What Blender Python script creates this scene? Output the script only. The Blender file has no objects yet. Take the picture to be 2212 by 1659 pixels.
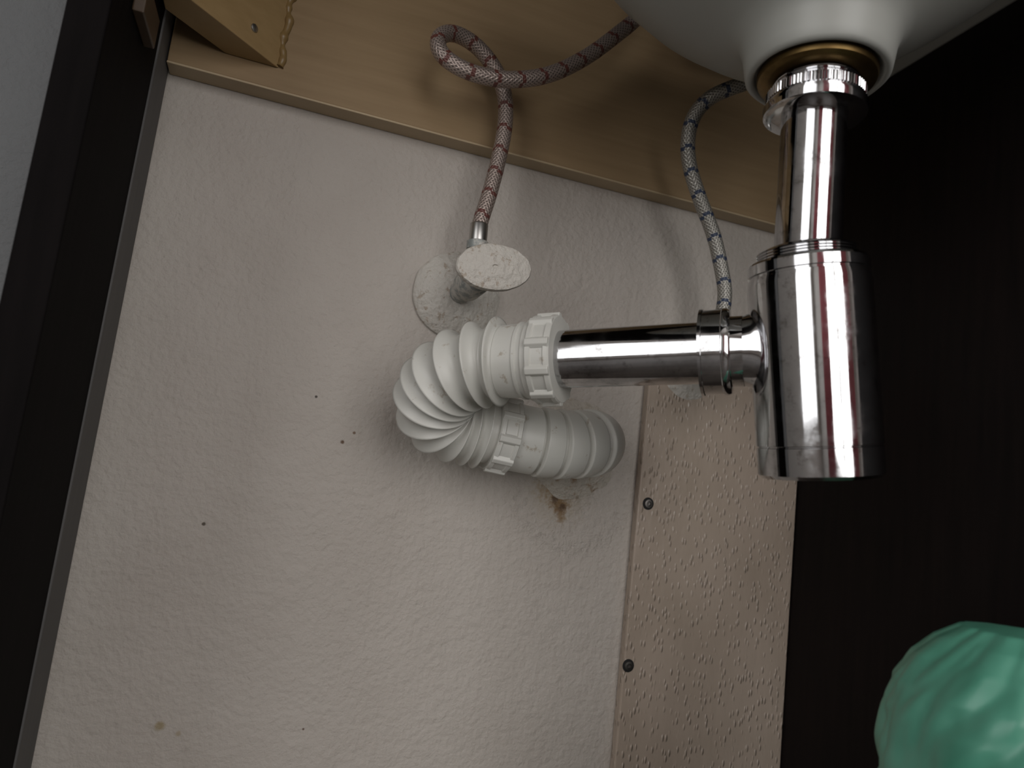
import bpy, bmesh, math, random
from mathutils import Vector, Matrix, noise
random.seed(4)
sc = bpy.context.scene
try:
    sc.view_settings.view_transform = 'Standard'
except Exception: pass

# ------------------------------------------------------------------ camera
F = 1534.0
CAM = Vector((0, -0.5, 0.55))
p = math.radians(7.9); ya = math.radians(18); ro = math.radians(6.7)
fw = Vector((math.cos(p)*math.sin(ya), math.cos(p)*math.cos(ya), math.sin(p)))
r0 = Vector((math.cos(ya), -math.sin(ya), 0))
u0 = Vector((-math.sin(p)*math.sin(ya), -math.sin(p)*math.cos(ya), math.cos(p)))
R = r0*math.cos(ro) + u0*math.sin(ro)
U = u0*math.cos(ro) - r0*math.sin(ro)
cd = bpy.data.cameras.new('camera'); cam = bpy.data.objects.new('camera', cd)
sc.collection.objects.link(cam)
M = Matrix((R, U, -fw)).transposed().to_4x4(); M.translation = CAM
cam.matrix_world = M
cd.sensor_width = 36; cd.lens = F/2212*36; cd.clip_start = 0.01
cd.dof.use_dof = True; cd.dof.focus_distance = 0.45; cd.dof.aperture_fstop = 8
sc.camera = cam

def ray(px, py): return fw*F + R*(px-1106) + U*(829.5-py)
def P(px, py, d): return CAM + ray(px, py)*(d/F)          # metric position at a given distance
def Q(px, py, y):                                          # metric position on plane y
    r = ray(px, py); return CAM + r*((y-CAM.y)/r.y)

# ------------------------------------------------------------------ materials
def mat(name, col, rough=.5, metal=0, **kw):
    m = bpy.data.materials.new(name); m.use_nodes = True
    b = m.node_tree.nodes['Principled BSDF']
    b.inputs['Base Color'].default_value = (*col, 1)
    b.inputs['Roughness'].default_value = rough
    b.inputs['Metallic'].default_value = metal
    for k, v in kw.items(): b.inputs[k].default_value = v
    return m
class NT:
    def __init__(s, m): s.m = m; s.t = m.node_tree; s.b = s.t.nodes['Principled BSDF']
    def n(s, ty, **kw):
        x = s.t.nodes.new(ty)
        for k, v in kw.items(): setattr(x, k, v)
        return x
    def l(s, a, b): s.t.links.new(a, b)
    def coord(s, which='Object', scale=(1, 1, 1)):
        c = s.n('ShaderNodeTexCoord'); mp = s.n('ShaderNodeMapping')
        mp.inputs['Scale'].default_value = scale
        s.l(c.outputs[which], mp.inputs['Vector']); return mp.outputs[0]
    def noise(s, vec, scale, detail=3, rough=.5):
        x = s.n('ShaderNodeTexNoise'); x.inputs['Scale'].default_value = scale
        x.inputs['Detail'].default_value = detail; x.inputs['Roughness'].default_value = rough
        s.l(vec, x.inputs['Vector']); return x.outputs['Fac']
    def math(s, op, a, b=None, c=None):
        x = s.n('ShaderNodeMath', operation=op)
        for i, v in enumerate((a, b, c)):
            if v is None: continue
            if isinstance(v, (int, float)): x.inputs[i].default_value = v
            else: s.l(v, x.inputs[i])
        return x.outputs[0]
    def ramp(s, fac, stops):
        x = s.n('ShaderNodeValToRGB'); e = x.color_ramp.elements
        while len(e) < len(stops): e.new(.5)
        for i, (q, c) in enumerate(stops): e[i].position = q; e[i].color = (*c, 1) if len(c) == 3 else c
        s.l(fac, x.inputs[0]); return x.outputs[0]
    def mix(s, fac, a, b):
        x = s.n('ShaderNodeMix', data_type='RGBA')
        if isinstance(fac, (int, float)): x.inputs[0].default_value = fac
        else: s.l(fac, x.inputs[0])
        for i, v in ((6, a), (7, b)):
            if isinstance(v, tuple): x.inputs[i].default_value = (*v, 1)
            else: s.l(v, x.inputs[i])
        return x.outputs[2]
    def bump(s, h, strength=.5, dist=.001):
        x = s.n('ShaderNodeBump'); x.inputs['Strength'].default_value = strength
        x.inputs['Distance'].default_value = dist
        s.l(h, x.inputs['Height']); s.l(x.outputs[0], s.b.inputs['Normal'])
    def col(s, c): s.l(c, s.b.inputs['Base Color'])
    def spot(s, pos, center, rad, soft=.4, nz=None, amp=.3):
        d = s.n('ShaderNodeVectorMath', operation='DISTANCE'); s.l(pos, d.inputs[0]); d.inputs[1].default_value = center
        v = d.outputs['Value']
        v = s.math('DIVIDE', v, rad)
        if nz is not None: v = s.math('ADD', v, s.math('MULTIPLY', s.math('SUBTRACT', nz, .5), amp*4))
        m = s.n('ShaderNodeMapRange'); s.l(v, m.inputs[0])
        m.inputs[1].default_value = 1-soft; m.inputs[2].default_value = 1; m.inputs[3].default_value = 1; m.inputs[4].default_value = 0
        return m.outputs[0]

wall_m = mat('painted_plaster', (.5, .46, .42), .62)
n = NT(wall_m); pos = n.coord()
big = n.noise(pos, 9, 3); fine = n.noise(pos, 230, 3, .55); mid = n.noise(pos, 70, 2)
c = n.ramp(big, [(.3, (.445, .402, .358)), (.7, (.50, .457, .412))])
rag = n.noise(pos, 160, 4, .7); rag2 = n.noise(pos, 300, 3, .6)
for (px, py, rad, colr, am, soft) in [(345, 1568, .0036, (.33, .27, .17), .3, .6), (385, 1585, .0022, (.38, .32, .24), .2, .6), (740, 955, .0016, (.12, .07, .04), .3, .5),
        (765, 935, .0013, (.16, .10, .06), .3, .5), (683, 857, .0012, (.06, .05, .04), .1, .5), (440, 1132, .0014, (.10, .08, .06), .3, .5),
        (655, 1575, .001, (.15, .1, .08), .2, .5), (875, 880, .001, (.1, .08, .06), .2, .5)]:
    f = n.spot(pos, Q(px, py, 0), rad, soft, rag, am); c = n.mix(f, c, colr)
for (px, py, rad, colr, am, soft) in [(1210, 1062, .030, (.41, .355, .28), .4, .95), (1190, 1052, .014, (.33, .25, .16), .5, .95), (1232, 1050, .013, (.33, .25, .16), .5, .95),
        (1207, 1070, .012, (.27, .18, .09), .5, .9), (1210, 1088, .0095, (.22, .135, .06), .5, .9), (1211, 1104, .0065, (.20, .125, .06), .5, .9), (1212, 1120, .0045, (.27, .19, .11), .5, .9),
        (1199, 1078, .0040, (.11, .065, .035), .5, .6), (1214, 1096, .0034, (.11, .065, .035), .5, .6)]:
    f = n.spot(pos, Q(px, py, 0), rad, soft, rag2, am); c = n.mix(f, c, colr)
# wall colour turns a cooler, darker grey outside the cabinet
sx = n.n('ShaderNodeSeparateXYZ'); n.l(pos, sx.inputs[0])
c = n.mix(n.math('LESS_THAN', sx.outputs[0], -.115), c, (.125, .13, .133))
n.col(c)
dam = n.spot(pos, Q(1240, 1040, 0), .055, .9, rag, .2)
h = n.math('ADD', n.math('MULTIPLY', fine, .65), n.math('MULTIPLY', mid, .6))
h = n.math('ADD', h, n.math('MULTIPLY', n.math('MULTIPLY', rag, dam), 3.5))
n.bump(h, .75, .0027)

strip_m = mat('embossed_board', (.45, .36, .29), .28)
n = NT(strip_m); pos = n.coord(scale=(1, 1, .40))
v = n.n('ShaderNodeTexVoronoi'); v.inputs['Scale'].default_value = 310; n.l(pos, v.inputs['Vector'])
v.inputs['Randomness'].default_value = 1
mr = n.n('ShaderNodeMapRange', interpolation_type='SMOOTHSTEP'); n.l(v.outputs['Distance'], mr.inputs[0])
mr.inputs[1].default_value = .05; mr.inputs[2].default_value = .42; mr.inputs[3].default_value = 1; mr.inputs[4].default_value = 0
keep = n.ramp(n.noise(pos, 130, 2), [(.34, (0, 0, 0)), (.52, (1, 1, 1))])
n2 = n.noise(pos, 60, 3)
h = n.math('ADD', n.math('MULTIPLY', n.math('MULTIPLY', mr.outputs[0], keep), .50), n.math('MULTIPLY', n2, .5)); n.bump(h, .9, .0024)
n.col(n.ramp(n.noise(n.coord(), 14, 3), [(.3, (.37, .30, .24)), (.7, (.44, .36, .295))]))

def woodmat(name, a, b, scale=(2, 30, 30), rough=.45, spec=.5):
    m = mat(name, a, rough); n = NT(m); pos = n.coord(scale=scale)
    f = n.noise(pos, 6, 5, .6); g = n.noise(n.coord(), 12, 2)
    f = n.math('ADD', n.math('MULTIPLY', f, .7), n.math('MULTIPLY', g, .3))
    n.col(n.ramp(f, [(.3, a), (.7, b)])); n.bump(f, .15, .0005)
    n.b.inputs['Specular IOR Level'].default_value = spec; return m
ply_m = woodmat('plywood', (.27, .185, .10), (.335, .235, .132), spec=.22)
edge_m = woodmat('plywood_edge', (.40, .30, .18), (.50, .39, .25), (3, 3, 200))
block_m = woodmat('pine', (.30, .20, .09), (.38, .26, .125), (8, 8, 30), spec=.3)
shaded_wood_m = woodmat('raw_wood_in_shade', (.05, .03, .017), (.08, .048, .026), (8, 8, 30))  # raw wood with its shade mixed into the base colour
dark_m = woodmat('dark_veneer', (.005, .004, .004), (.011, .0075, .007), (30, 30, 2), .5, .12)
darkl_m = woodmat('dark_veneer_matte', (.004, .0034, .0034), (.008, .0065, .0065), (30, 30, 2), .7, .05)
grey_m = woodmat('grey_batten_paint', (.12, .117, .115), (.145, .14, .137), (30, 30, 2), .6, .15)

chrome = mat('chrome', (.62, .62, .63), .07, 1)
n = NT(chrome); pos = n.coord()
f = n.noise(pos, 45, 5, .7)
n.l(n.ramp(f, [(.45, (.05, .05, .05)), (.75, (.24, .24, .24))]), n.b.inputs['Roughness'])
sm = n.noise(pos, 30, 5, .75)
c = n.ramp(n.noise(pos, 120, 4, .7), [(.58, (.58, .58, .59)), (.72, (.28, .265, .255))])
n.col(n.mix(n.ramp(sm, [(.48, (0, 0, 0)), (.72, (.7, .7, .7))]), c, (.27, .27, .27)))
brass = mat('brass', (.42, .27, .10), .42, 1)
n = NT(brass); n.col(n.ramp(n.noise(n.coord(), 60, 4), [(.3, (.10, .065, .025)), (.7, (.24, .155, .06))]))
steel = mat('steel', (.5, .49, .47), .35, 1)
screw_m = mat('screw_steel', (.16, .15, .14), .45, 1)
hole_m = mat('dark_recess', (.01, .01, .01), .8)
pvc = mat('white_plastic', (.62, .62, .57), .38)
n = NT(pvc); pos = n.coord()
d1 = n.ramp(n.noise(pos, 85, 5, .7), [(.61, (0, 0, 0)), (.68, (1, 1, 1))])
pc = n.ramp(n.noise(pos, 16, 2), [(.3, (.58, .575, .53)), (.7, (.66, .655, .61))])
n.col(n.mix(n.math('MULTIPLY', d1, .55), pc, (.26, .18, .10)))
paint = mat('chipped_white_paint', (.55, .51, .45), .5)
n = NT(paint); pos = n.coord()
ch = n.ramp(n.noise(pos, 170, 5, .7), [(.57, (0, 0, 0)), (.63, (1, 1, 1))])
n.col(n.mix(n.math('MULTIPLY', ch, .6), (.53, .50, .45), (.28, .20, .13))); n.bump(n.noise(pos, 260, 4), .8, .002)
bodym = mat('oxidised_metal', (.35, .36, .34), .5, .15)
n = NT(bodym); n.col(n.ramp(n.noise(n.coord(), 150, 4, .7), [(.42, (.25, .27, .26)), (.56, (.50, .48, .44))]))
ceram = mat('white_ceramic', (.40, .405, .375), .36, **{'Specular IOR Level': .35})
plaster = mat('wall_filler', (.50, .46, .39), .6)
n = NT(plaster); n.bump(n.noise(n.coord(), 120, 4, .7), .9, .004)
n.col(n.ramp(n.noise(n.coord(), 70, 4, .7), [(.56, (.48, .44, .38)), (.72, (.26, .16, .08))]))
bag_m = mat('green_plastic', (.045, .30, .19), .36)
n = NT(bag_m); n.col(n.ramp(n.noise(n.coord(), 22, 3), [(.35, (.065, .275, .185)), (.7, (.13, .40, .29))]))
room_m = mat('room_paint', (.6, .58, .55), .8)
floor_m = mat('floor_tile', (.10, .08, .07), .5)
n = NT(floor_m); n.col(n.ramp(n.noise(n.coord(), 5, 3), [(.3, (.07, .06, .05)), (.7, (.12, .10, .09))]))
tint_curt_m = mat('pink_tint_fabric', (.62, .22, .25), .9)

def hosemat(name, dash, tint):
    m = mat(name, (.4, .37, .34), .38, .5); n = NT(m)
    tc = n.n('ShaderNodeTexCoord'); sp = n.n('ShaderNodeSeparateXYZ'); n.l(tc.outputs['UV'], sp.inputs[0])
    u, v = sp.outputs[0], sp.outputs[1]
    a = n.math('FRACT', n.math('ADD', n.math('MULTIPLY', u, 14), n.math('MULTIPLY', v, 300)))
    b = n.math('FRACT', n.math('SUBTRACT', n.math('MULTIPLY', u, 14), n.math('MULTIPLY', v, 300)))
    ta = n.math('ABSOLUTE', n.math('SUBTRACT', a, .5)); tb = n.math('ABSOLUTE', n.math('SUBTRACT', b, .5))
    h = n.math('MAXIMUM', ta, tb)
    base = n.ramp(h, [(.12, tuple(t*.3 for t in tint)), (.40, tint)])
    u3 = n.math('FLOOR', n.math('MULTIPLY', u, 6))
    off = n.math('MULTIPLY', n.math('MODULO', u3, 2), .12)
    band = n.math('FRACT', n.math('ADD', n.math('DIVIDE', v, .0175), off))
    m1 = n.math('LESS_THAN', band, .15)
    fac = n.math('MULTIPLY', m1, .92)
    n.col(n.mix(fac, base, dash))
    n.l(n.math('MULTIPLY', n.math('SUBTRACT', 1, fac), .5), n.b.inputs['Metallic'])
    n.bump(h, .7, .0008); return m
hot_m = hosemat('braid_red', (.11, .025, .018), (.42, .34, .30)); cold_m = hosemat('braid_blue', (.012, .03, .08), (.42, .40, .36))

# ------------------------------------------------------------------ mesh helpers
def obj(name, verts, faces, m, parent=None, smooth=True):
    me = bpy.data.meshes.new(name); me.from_pydata([tuple(v) for v in verts], [], faces)
    bm = bmesh.new(); bm.from_mesh(me); bmesh.ops.recalc_face_normals(bm, faces=bm.faces); bm.to_mesh(me); bm.free()
    for q in me.polygons: q.use_smooth = smooth
    me.materials.append(m)
    o = bpy.data.objects.new(name, me); sc.collection.objects.link(o)
    if parent: o.parent = parent
    return o
def empty(name):
    o = bpy.data.objects.new(name, None); o.empty_display_size = .02; sc.collection.objects.link(o); return o
def sharp(o, ang=35):
    me = o.data; bm = bmesh.new(); bm.from_mesh(me)
    for e in bm.edges:
        if len(e.link_faces) == 2 and e.calc_face_angle(0) > math.radians(ang): e.smooth = False
    bm.to_mesh(me); bm.free(); return o
def box(name, a, b, m, parent=None, bev=.0008):
    x0, y0, z0 = a; x1, y1, z1 = b
    vs = [(x, y, z) for x in (x0, x1) for y in (y0, y1) for z in (z0, z1)]
    fs = [(0, 1, 3, 2), (4, 6, 7, 5), (0, 4, 5, 1), (2, 3, 7, 6), (0, 2, 6, 4), (1, 5, 7, 3)]
    o = obj(name, vs, fs, m, parent, False)
    if bev:
        md = o.modifiers.new('bevel', 'BEVEL'); md.width = bev; md.segments = 2
    return o
def prism(name, poly, z0, z1, m, parent=None, bev=.0006):
    k = len(poly); vs = [(x, y, z0) for x, y in poly] + [(x, y, z1) for x, y in poly]
    fs = [tuple(range(k)), tuple(range(k, 2*k))] + [(i, (i+1) % k, k+(i+1) % k, k+i) for i in range(k)]
    o = obj(name, vs, fs, m, parent, False)
    if bev:
        md = o.modifiers.new('bevel', 'BEVEL'); md.width = bev; md.segments = 2
    return o
def frame(ax):
    ax = ax.normalized(); t = Vector((0, 0, 1)) if abs(ax.z) < .9 else Vector((1, 0, 0))
    a = ax.cross(t).normalized(); b = ax.cross(a).normalized(); return ax, a, b
def lathe(name, prof, o0, ax, m, parent=None, segs=72, sx=1, sy=1, side=None, wob=None, ang=35):
    ax, a, b = frame(ax)
    if side is not None: a = (side - ax*side.dot(ax)).normalized(); b = ax.cross(a)
    vs = []; fs = []
    for t, r in prof:
        for i in range(segs):
            th = 2*math.pi*i/segs; rr = r
            if wob: rr = wob(t, r, th)
            vs.append(o0 + ax*t + (a*math.cos(th)*sx + b*math.sin(th)*sy)*rr)
    for j in range(len(prof)-1):
        for i in range(segs):
            fs.append((j*segs+i, j*segs+(i+1) % segs, (j+1)*segs+(i+1) % segs, (j+1)*segs+i))
    if prof[0][1] > 1e-6: fs.append(tuple(range(segs)))
    if prof[-1][1] > 1e-6: fs.append(tuple(range((len(prof)-1)*segs, len(prof)*segs)))
    ob = obj(name, vs, fs, m, parent); sharp(ob, ang)
    return ob
def spline(pts, sub=16):
    out = []; k = len(pts)
    for i in range(k-1):
        p0 = pts[max(i-1, 0)]; p1 = pts[i]; p2 = pts[i+1]; p3 = pts[min(i+2, k-1)]
        for s in range(sub):
            t = s/sub
            out.append(.5*((2*p1) + (p2-p0)*t + (2*p0-5*p1+4*p2-p3)*t*t + (3*p1-p0-3*p2+p3)*t**3))
    out.append(pts[-1]); return out
def resample(pts, step):
    L = [0]
    for i in range(1, len(pts)): L.append(L[-1]+(pts[i]-pts[i-1]).length)
    tot = L[-1]; k = max(2, int(tot/step)); out = []; j = 0
    for i in range(k+1):
        s = tot*i/k
        while j < len(L)-2 and L[j+1] < s: j += 1
        t = (s-L[j])/max(L[j+1]-L[j], 1e-9); out.append(pts[j].lerp(pts[j+1], t))
    return out, tot
def sweep(name, pts, rad, m, parent=None, segs=32, step=.0012, smooth_len=0):
    pts, tot = resample(spline([Vector(q) for q in pts]), step)
    its = int((smooth_len/step)**2*2) if smooth_len else 0
    for _ in range(its):
        pts = [pts[0]] + [(pts[i-1]+pts[i]*2+pts[i+1])/4 for i in range(1, len(pts)-1)] + [pts[-1]]
    k = len(pts); vs = []; fs = []; uv = []
    tg = [(pts[min(i+1, k-1)]-pts[max(i-1, 0)]).normalized() for i in range(k)]
    S = [0]
    for i in range(1, k): S.append(S[-1]+(pts[i]-pts[i-1]).length)
    tot = S[-1]
    _, a, b = frame(tg[0])
    for i in range(k):
        a = (a - tg[i]*a.dot(tg[i])).normalized(); b = tg[i].cross(a)
        r = rad(S[i], tot) if callable(rad) else rad
        for j in range(segs):
            th = 2*math.pi*j/segs; vs.append(pts[i]+(a*math.cos(th)+b*math.sin(th))*r)
    for i in range(k-1):
        for j in range(segs):
            j2 = (j+1) % segs
            fs.append((i*segs+j, i*segs+j2, (i+1)*segs+j2, (i+1)*segs+j))
            uv.append(((j/segs, S[i]), ((j+1)/segs, S[i]), ((j+1)/segs, S[i+1]), (j/segs, S[i+1])))
    fs.append(tuple(range(segs))); uv.append([(0, 0)]*segs)
    fs.append(tuple(range((k-1)*segs, k*segs))); uv.append([(0, 0)]*segs)
    me = bpy.data.meshes.new(name); me.from_pydata([tuple(v) for v in vs], [], fs)
    ul = me.uv_layers.new(name='UVMap'); q = 0
    for fc in uv:
        for t in fc: ul.data[q].uv = t; q += 1
    for q in me.polygons: q.use_smooth = True
    me.materials.append(m); o = bpy.data.objects.new(name, me); sc.collection.objects.link(o)
    if parent: o.parent = parent
    return o, pts, tg, S

# ------------------------------------------------------------------ room
X0, X1, Y0, ZC = -1.3, 1.7, -2.4, 2.4
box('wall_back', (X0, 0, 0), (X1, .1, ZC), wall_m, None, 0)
box('floor', (X0, Y0, -.05), (X1, .1, 0), floor_m, None, 0)
box('ceiling', (X0, Y0, ZC), (X1, .1, ZC+.05), room_m, None, 0)
box('wall_right', (X1, Y0, 0), (X1+.1, 0, ZC), room_m, None, 0)
wx0, wx1, wz0, wz1 = -.35, 1.05, .3, 2.1
wf = empty('wall_front')
box('below_window', (X0, Y0-.1, 0), (X1, Y0, wz0), room_m, wf, 0)
box('above_window', (X0, Y0-.1, wz1), (X1, Y0, ZC), room_m, wf, 0)
box('left_of_window', (X0, Y0-.1, wz0), (wx0, Y0, wz1), room_m, wf, 0)
box('right_of_window', (wx1, Y0-.1, wz0), (X1, Y0, wz1), room_m, wf, 0)
wl = empty('wall_left'); ly0, ly1, lz0, lz1 = -2.2, -.9, .25, 2.0  # left wall, with an opening made for the added fill window
box('below_window', (X0-.1, Y0, 0), (X0, 0, lz0), room_m, wl, 0)
box('above_window', (X0-.1, Y0, lz1), (X0, 0, ZC), room_m, wl, 0)
box('near_fill_window_a', (X0-.1, Y0, lz0), (X0, ly0, lz1), room_m, wl, 0)
box('near_fill_window_b', (X0-.1, ly1, lz0), (X0, 0, lz1), room_m, wl, 0)
wp = mat('window_frame_paint', (.7, .7, .68), .4)
win = empty('window_1')
for nm, a, b in [('sill', (wx0, Y0-.08, wz0), (wx1, Y0-.01, wz0+.05)), ('head', (wx0, Y0-.08, wz1-.05), (wx1, Y0-.01, wz1)),
                 ('jamb_a', (wx0, Y0-.08, wz0+.05), (wx0+.05, Y0-.01, wz1-.05)), ('jamb_b', (wx1-.05, Y0-.08, wz0+.05), (wx1, Y0-.01, wz1-.05)),
                 ('mullion', (.32, Y0-.07, wz0+.05), (.38, Y0-.01, wz1-.05))]:
    box(nm, a, b, wp, win, .003)
fill_win = empty('fill_window')  # unseen window added to carry soft fill light from the left
for nm, a, b in [('sill', (X0-.08, ly0, lz0), (X0-.01, ly1, lz0+.05)), ('head', (X0-.08, ly0, lz1-.05), (X0-.01, ly1, lz1)),
                 ('jamb_a', (X0-.08, ly0, lz0+.05), (X0-.01, ly0+.05, lz1-.05)), ('jamb_b', (X0-.08, ly1-.05, lz0+.05), (X0-.01, ly1, lz1-.05))]:
    box(nm, a, b, wp, fill_win, .003)
def area(name, loc, rot, sx_, sy_, en):
    ld = bpy.data.lights.new(name, 'AREA'); ld.shape = 'RECTANGLE'; ld.size = sx_; ld.size_y = sy_; ld.energy = en; ld.color = (1, .968, .925)
    lo = bpy.data.objects.new(name, ld); sc.collection.objects.link(lo); lo.location = loc; lo.rotation_euler = rot
area('daylight', ((wx0+wx1)/2, Y0-.09, (wz0+wz1)/2), (math.radians(90), 0, 0), 1.3, 1.7, 21)
area('fill_light', (X0-.09, (ly0+ly1)/2, (lz0+lz1)/2), (math.radians(90), 0, math.radians(-90)), 1.2, 1.65, 12)  # fill lamp added behind the left opening
for ci, (a, b) in enumerate(((-.75, -.25), (.95, 1.45))):  # unseen curtains added to give the chrome reflections pink tints
    vs = []; fs = []; k = 60
    for i in range(k+1):
        x = a+(b-a)*i/k; y = Y0+.06+.022*math.sin(i*1.1)
        vs += [(x, y, .05), (x, y, 2.2)]
    for i in range(k): fs.append((2*i, 2*i+2, 2*i+3, 2*i+1))
    o = obj('tint_curtain' if ci == 0 else 'tint_curtain.001', vs, fs, tint_curt_m)
    o.modifiers.new('thickness', 'SOLIDIFY').thickness = .003
w = bpy.data.worlds.new('world'); sc.world = w; w.use_nodes = True
w.node_tree.nodes['Background'].inputs[0].default_value = (.85, .9, 1, 1); w.node_tree.nodes['Background'].inputs[1].default_value = .8

# ------------------------------------------------------------------ cabinet
E = .55
XL, XR = -.103, .421
cab = empty('vanity_cabinet')
box('side_panel_left', (XL-.018, -.139, 0), (XL, -.037, E+.42), darkl_m, cab)
box('batten_left', (XL-.018, -.037, 0), (XL+.001, -.0005, E+.42), grey_m, cab)
box('side_panel_right', (XR, -.46, 0), (XR+.018, -.0005, E+.355), dark_m, cab)
zb = E+.2415
box('back_rail', (XL+.002, -.016, zb+.0015), (XR-.0005, -.0005, E+.42), ply_m, cab)
box('back_rail_lipping', (XL+.002, -.0165, zb), (XR-.0005, -.0005, zb+.0015), edge_m, cab, .0004)
zk = E+.258
prism('corner_block', [(-.068, -.0165), (-.034, -.0165), (-.1005, -.083), (-.1005, -.049)], zk, zk+.075, block_m, cab)
box('cleat', (XL, -.106, E+.220), (XL+.006, -.070, E+.238), shaded_wood_m, cab)
nd = Vector((1, -1, 0)).normalized()
sp_ = Vector((-.0515, -.034, zk+.013))
lathe('screw', [(0, .0028), (.0008, .0026), (.0012, .0018)], sp_, nd, steel, cab, 20)
gl = mat('dried_glue', (.24, .155, .06), .4)
gp = [Vector((-.0335+.0012*math.sin(i*1.7), -.0166, zk+.001+i*.007)) for i in range(10)]
sweep('glue_line', gp, lambda s, t: .0026+.0022*noise.noise(Vector((s*160, 0, 2))), gl, cab, 16, .001)
box('light_block_top', (XL-.018, -.46, E+.42), (XR+.018, -.0005, E+.438), dark_m, cab)  # unseen top slab added to block light from above

# embossed board on the wall
bd = empty('embossed_wall_board')
box('board', (.2725, -.008, 0.001), (XR-.0006, -.0003, E+.103), strip_m, bd, .0012)
for px, py in ((1400, 1088), (1357, 1438), (1320, 1800)):
    q = Q(px, py, -.008)
    lathe('screw_head', [(0, .0036), (.0012, .0032), (.0014, .0018), (.0006, .0015), (.0005, 0)], q, Vector((0, -1, 0)), screw_m, bd, 24)
    lathe('screw_ring', [(0, .0048), (.0003, .0047), (.0004, .004)], q, Vector((0, -1, 0)), hole_m, bd, 24)

# ------------------------------------------------------------------ trap
trap = empty('bottle_trap')
B = P(1772, 1033, .35); J = P(1743, 566, .357); T = P(1763, 168, .368)
ab = (J-B).normalized(); LB = (J-B).length
rb = .0292
prof = [(0.0, 0), (.0002, .020), (.0008, .0275), (.0025, rb), (.0155, rb), (.0158, rb-.0005), (.0163, rb-.0005), (.0166, rb+.0002), (.045, rb+.0002)]
prof += [(LB-.012, rb), (LB-.0085, rb-.0006), (LB-.0082, rb-.0014), (LB-.007, rb-.0014), (LB-.0067, rb-.0004), (LB-.0018, rb-.0006),
         (LB-.0005, rb-.0016), (LB-.0002, rb-.005)]
for i in range(4):
    t = LB+.0002+i*.0014; prof += [(t, .0228), (t+.0006, .0238), (t+.0010, .0228)]
prof += [(LB+.0062, .0212), (LB+.0072, .0190), (LB+.0074, 0)]
lathe('bottle', prof, B, ab, chrome, trap, 96)
at = (T-J).normalized(); LT = (T-J).length
lathe('inlet_tube', [(0, .0160), (LT-.006, .0160)], J, at, chrome, trap, 96)
kn = lambda t, r, th: r*.975 + (.0004*(1 if math.sin(th*80) > 0 else 0) if (LT-.0145 < t < LT-.0095) else 0)
lathe('coupling_nut', [(LT-.0215, .0166), (LT-.022, .0240), (LT-.0212, .0256), (LT-.0185, .0260), (LT-.0172, .0260), (LT-.0168, .0246),
      (LT-.0158, .0246), (LT-.0154, .0240), (LT-.0148, .0240), (LT-.0144, .0246), (LT-.0097, .0246), (LT-.0092, .0226), (LT-.0085, .0222), (LT-.008, .0212),
      (LT-.0070, .0220), (LT-.0062, .0210), (LT-.0055, .0220), (LT-.0050, .0212), (LT-.0046, .0215)],
      J, at, chrome, trap, 320, wob=kn)
# outlet branch
O = P(1762, 752, .354); N1 = P(1188, 777, .404)
ao = (N1-O).normalized(); LO = (N1-O).length
def tpx(px): # distance along outlet axis for an image column
    best = min(range(0, 400), key=lambda i: abs(((O+ao*(LO*i/300))-CAM).dot(R)/((O+ao*(LO*i/300))-CAM).dot(fw)*F+1106-px)); return LO*best/300
ta, tn0, tn1 = tpx(1655), tpx(1577), tpx(1520)
flare = lambda t, r, th: .0178+(r-.0178)*math.cos(th)**2
lathe('outlet_socket', [(.016, .0345), (.0200, .0290), (.0235, .0245), (.0265, .0215), (.030, .0195), (.034, .0183), (tn0-.0165, .0178), (tn0-.007, .0178), (tn0-.0066, .0184), (tn0+.001, .0184)], O, ao, chrome, trap, 96, side=ab, wob=flare)
lathe('outlet_nut', [(tn0-.001, .0184), (tn0-.0005, .0218), (tn0+.001, .0228), (tn0+.003, .0228), (tn0+.0035, .0223), (tn0+.009, .0223),
      (tn1-.0008, .0223), (tn1-.0005, .0230), (tn1+.001, .0230), (tn1+.0013, .0172)], O, ao, chrome, trap, 96)
lathe('outlet_tube', [(tn0, .0163), (LO+.01, .0163)], O, ao, chrome, trap, 96)

# ------------------------------------------------------------------ washbasin
basin = empty('washbasin')
TC = T.copy()
lathe('waste_flange', [(-.0042, .0222), (-.0042, .0250), (-.0038, .0275), (-.0025, .0292), (-.0005, .0298), (.0015, .0298), (.003, .0290)], T, Vector((0, 0, 1)), brass, basin, 96, .985, .985)
zt = T.z
def ring(z, cx, cy, ax_, ay, ex, k=128):
    out = []
    t = min(1, max(0, (z-zt-.022)/.02))
    for i in range(k):
        th = 2*math.pi*i/k; c_, s_ = math.cos(th), math.sin(th)
        fx_ = 1-.26*t if c_ > 0 else 1
        out.append(Vector((cx+fx_*ax_*math.copysign(abs(c_)**(2/ex), c_), cy+ay*math.copysign(abs(s_)**(2/ex), s_), z)))
    return out
cx, cy = TC.x, TC.y
secs = [(0.0032, 0, 0, .022, .022, 2), (0.003, 0, 0, .0305, .0305, 2), (.0005, 0, 0, .0308, .0308, 2), (-.0005, 0, 0, .0320, .0320, 2), (-.0005, 0, 0, .0338, .0338, 2), (.0012, 0, 0, .0354, .0354, 2), (.006, 0, 0, .0362, .0362, 2),
        (.014, 0, 0, .0375, .0375, 2), (.020, 0, 0, .040, .040, 2), (.0245, 0, 0, .046, .045, 2), (.0285, 0, 0, .057, .053, 2),
        (.034, 0, 0, .072, .064, 2), (.040, 0, -.002, .090, .077, 2.05), (.049, 0, -.006, .110, .092, 2.1), (.062, 0, -.010, .130, .106, 2.15),
        (.078, 0, -.014, .146, .118, 2.2), (.1, 0, -.018, .156, .128, 2.3), (.123, 0, -.018, .160, .132, 2.4)]
vs = []; fs = []; k = 128
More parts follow.
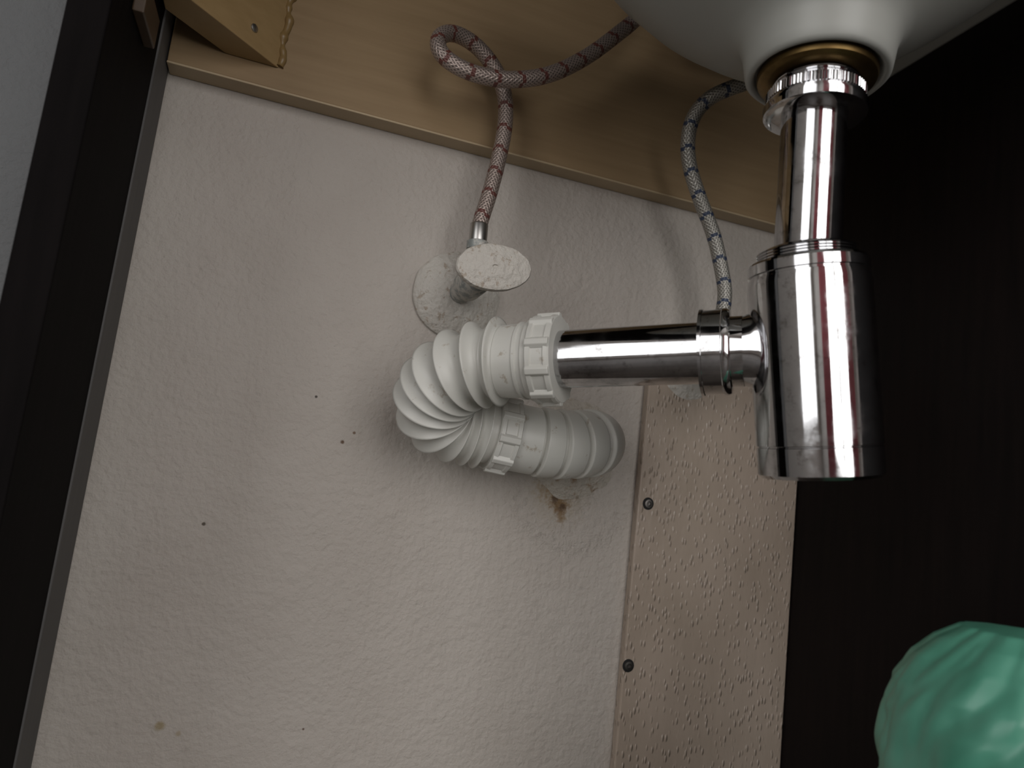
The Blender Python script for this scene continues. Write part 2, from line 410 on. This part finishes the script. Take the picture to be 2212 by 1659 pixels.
for (dz, ox, oy, a_, b_, ex) in secs: vs += ring(zt+dz, cx+ox, cy+oy, a_, b_, ex, k)
inner = [(.123, 0, -.018, .150, .122, 2.4), (.09, 0, -.016, .140, .112, 2.2), (.06, 0, -.01, .115, .092, 2.1), (.05, 0, -.004, .085, .07, 2), (.04, 0, 0, .022, .022, 2), (.0032, 0, 0, .022, .022, 2)]
for (dz, ox, oy, a_, b_, ex) in inner: vs += ring(zt+dz, cx+ox, cy+oy, a_, b_, ex, k)
ns = len(secs)+len(inner)
for j in range(ns-1):
    for i in range(k): fs.append((j*k+i, j*k+(i+1) % k, (j+1)*k+(i+1) % k, (j+1)*k+i))
obj('bowl', vs, fs, ceram, basin)
box('deck', (cx+.03, -.455, E+.3565), (XR+.017, -.075, E+.40), ceram, basin, .004)

# ------------------------------------------------------------------ flexible waste pipe
fx = empty('flexible_waste_pipe')
def lug_nut(prefix, c0, axis, r, L, m, nl=10, ri=None):
    axis, a, b = frame(axis); ri = ri or r-.0045
    lathe(prefix, [(-L/2, ri), (-L/2, r-.0008), (-L/2+.0008, r), (-L/2+.003, r+.0003), (-L/2+.0036, r-.0006), (L/2-.0036, r-.0006), (L/2-.003, r+.0003), (L/2-.0006, r+.0003),
                   (L/2, r-.0006), (L/2, ri)], c0, axis, m, fx, 96)
    vs = []; fs = []
    for i in range(nl):
        th = 2*math.pi*(i+.3)/nl
        o_ = a*math.cos(th)+b*math.sin(th); t_ = axis.cross(o_)
        base = len(vs)
        hw = .0016
        for s_ in (-1, 1):
            for (rr, ww) in ((r-.001, hw*2.2), (r+.0015, hw), (r+.0015, -hw), (r-.001, -hw*2.2)):
                vs.append(c0+axis*(s_*(L/2-.0002))+o_*rr+t_*ww)
        fs += [(base, base+1, base+2, base+3), (base+7, base+6, base+5, base+4)] + [(base+q, base+(q+1) % 4, base+4+(q+1) % 4, base+4+q) for q in range(4)]
    o = obj(prefix+'_lugs', vs, fs, m, fx, False)
    md = o.modifiers.new('bevel', 'BEVEL'); md.width = .0006; md.segments = 3
lug_nut('inlet_nut', N1, ao, .0252, .0140, pvc, 10, .0172)
# cuff
lathe('cuff', [(.005, .0236), (.0100, .0234), (.0105, .0220), (.0135, .0218), (.0140, .0225), (.0155, .0225), (.0160, .0216), (.032, .0210), (.036, .0214)], N1, ao, pvc, fx, 96)
p0 = N1+ao*.028; p1 = N1+ao*.035
q = P(1278, 957, .500)
path = [p0, p1, P(1000, 798, .424), P(957, 828, .434), P(938, 872, .446), P(965, 908, .457), P(1020, 922, .465), P(1085, 938, .471), P(1150, 952, .477),
        P(1215, 960, .484), q, Vector((q.x+.006, -.024, q.z+.001)), Vector((q.x+.007, -.0005, q.z+.001))]
STEP = .0005; SM = .0035
dummy, pts_, tg_, acc = sweep('tmp', path, .02, pvc, None, 8, STEP, SM); bpy.data.objects.remove(dummy)
nutp = P(1082, 937, .471)
ni = min(range(len(pts_)), key=lambda i: (pts_[i]-nutp).length); sn = acc[ni]
s_end1 = sn-.014
edges = [.003, .0158, .0283, .0400]
rest = s_end1-edges[-1]; kk = max(1, round(rest/.0096))
for i in range(kk): edges.append(.0400+rest*(i+1)/kk)
def rad(s, tot):
    if s < .003: return .0212+.0054*max(0, (s-.0015)/.0015)
    if s < s_end1:
        for ii, (a_, b_) in enumerate(zip(edges, edges[1:])):
            if s < b_:
                x = (s-a_)/(b_-a_)
                am = .0064 if ii < 2 else .0058 if ii < 4 else .0048
                return .0266 - am*(1-abs(2*x-1)**1.9)
    if s < sn+.024:
        return .0212 if s < sn else .0226
    x = ((s-sn-.024)/.0138) % 1.0
    if x < .13: return .0196
    if x < .19: return .0196+.0042*(x-.13)/.06
    return .0238-.0011*((x-.19)/.81)**1.5
sweep('corrugated_hose', path, rad, pvc, fx, 80, STEP, SM)
lug_nut('middle_nut', pts_[ni], tg_[ni], .0252, .0145, pvc)
def wobf(t, r, th): return r*(1+.12*noise.noise(Vector((math.cos(th)*2, math.sin(th)*2, 3.1)))+.05*noise.noise(Vector((math.cos(th)*7, math.sin(th)*7, t*300))))
lathe('wall_filler_collar', [(0, .038), (.002, .034), (.0045, .0275), (.0055, .0235)], Vector((q.x+.005, -.0003, q.z-.003)), Vector((0, -1, 0)), plaster, fx, 64, wob=wobf)

# ------------------------------------------------------------------ valves
def valve(px, py, name):
    e = empty(name); c0 = Q(px, py, 0); ax = Vector((0, -1, 0))
    wb = lambda t, r, th: r*(1+.025*noise.noise(Vector((math.cos(th)*3, math.sin(th)*3, px*.01))))
    lathe('escutcheon', [(.0003, .0325), (.0035, .0325), (.006, .0305), (.009, .022), (.012, .0145), (.0125, .010)], c0, ax, paint, e, 64, wob=wb)
    lathe('body', [(.008, .0080), (.030, .0080), (.031, .0095), (.033, .0105), (.054, .0105), (.056, .0095), (.0565, .0092), (.062, .0092), (.063, .0085), (.075, .0082), (.0765, .006), (.08, .006)], c0, ax, bodym, e, 48)
    hc = c0+Vector((.003, -.083, .001))
    wb2 = lambda t, r, th: r*(1+.025*noise.noise(Vector((math.cos(th)*4, math.sin(th)*4, 7+px*.01))))
    lathe('handle', [(-.004, .006), (-.0035, .020), (-.002, .0238), (.0015, .0242), (.0028, .0234), (.0034, .021), (.0040, .006), (.0043, .002), (.0036, .0012), (.0036, 0)], hc, ax, paint, e, 72, 1.02, .62,
          side=Vector((1, 0, .14)), wob=wb2)
    lathe('outlet', [(.006, .0078), (.020, .0078), (.0205, .0066), (.022, .0066)], c0+Vector((0, -.045, 0)), Vector((0, 0, 1)), bodym, e, 40)
    return c0
v1 = valve(985, 640, 'angle_valve')
v2 = valve(1478, 800, 'angle_valve.001')

# ------------------------------------------------------------------ braided hoses
def hose(name, pts, m):
    e = empty(name); o, pp, tg, _ = sweep('braid', pts, .0055, m, e, 48, .0015, .004)
    lathe('ferrule', [(-.001, .0056), (-.001, .0063), (.0105, .0063), (.011, .0060), (.0115, .0054)], pp[0], tg[0], steel, e, 36)
    lathe('end_nut', [(-.007, .0074), (-.0015, .0074), (-.001, .0065)], pp[0], tg[0], bodym, e, 36, ang=20)
    return pp
a0 = v1+Vector((0, -.045, .0300))
hose('braided_hose', [a0, a0+Vector((0, 0, .012)), Q(1057, 420, -.043), Q(1078, 340, -.040), Q(1091, 270, -.038), Q(1090, 205, -.038), Q(1070, 150, -.040), Q(1030, 100, -.044), Q(982, 72, -.050),
      Q(949, 80, -.056), Q(950, 112, -.062), Q(990, 145, -.066), Q(1050, 166, -.067), Q(1115, 172, -.066), Q(1190, 160, -.064), Q(1265, 124, -.062), Q(1330, 77, -.060), Q(1385, 28, -.058), Q(1440, -60, -.058)], hot_m)
b0 = v2+Vector((0, -.045, .0300))
hose('braided_hose.001', [b0, Q(1566, 640, -.045), Q(1560, 590, -.045), Q(1542, 510, -.046), Q(1512, 430, -.048), Q(1490, 360, -.050), Q(1486, 300, -.054), Q(1500, 248, -.060), Q(1535, 210, -.070), Q(1585, 188, -.080),
      Q(1640, 165, -.088), Q(1670, 110, -.088)], cold_m)

# ------------------------------------------------------------------ green bag
bg = P(2210, 1360, .29); H = bg.z
prof = [(0, .054), (.02, .060), (.15, .062), (H-.16, .056), (H-.10, .0515), (H-.06, .0500), (H-.04, .0490), (H-.028, .0460), (H-.016, .039), (H-.008, .031), (H-.002, .022), (H, .0)]
fine_p = []
for i in range(len(prof)-1):
    for j in range(10):
        t = j/10; fine_p.append((prof[i][0]*(1-t)+prof[i+1][0]*t, prof[i][1]*(1-t)+prof[i+1][1]*t))
fine_p.append(prof[-1])
def wobb(t, r, th):
    c_, s_ = math.cos(th), math.sin(th)
    v_ = Vector((c_*1.5, s_*1.5, t*16)); v2_ = Vector((c_*2.6+.4, s_*2.6, t*42+c_*2))
    return r*(1+.06*noise.noise(v_)+.12*(abs(noise.noise(v2_))-.15)+.03*(abs(noise.noise(v2_*2.3))-.1))
lathe('green_plastic_bag', [(t+.0005, r) for t, r in fine_p], Vector((bg.x, bg.y, 0)), Vector((0, 0, 1)), bag_m, None, 160, wob=wobb, ang=80)
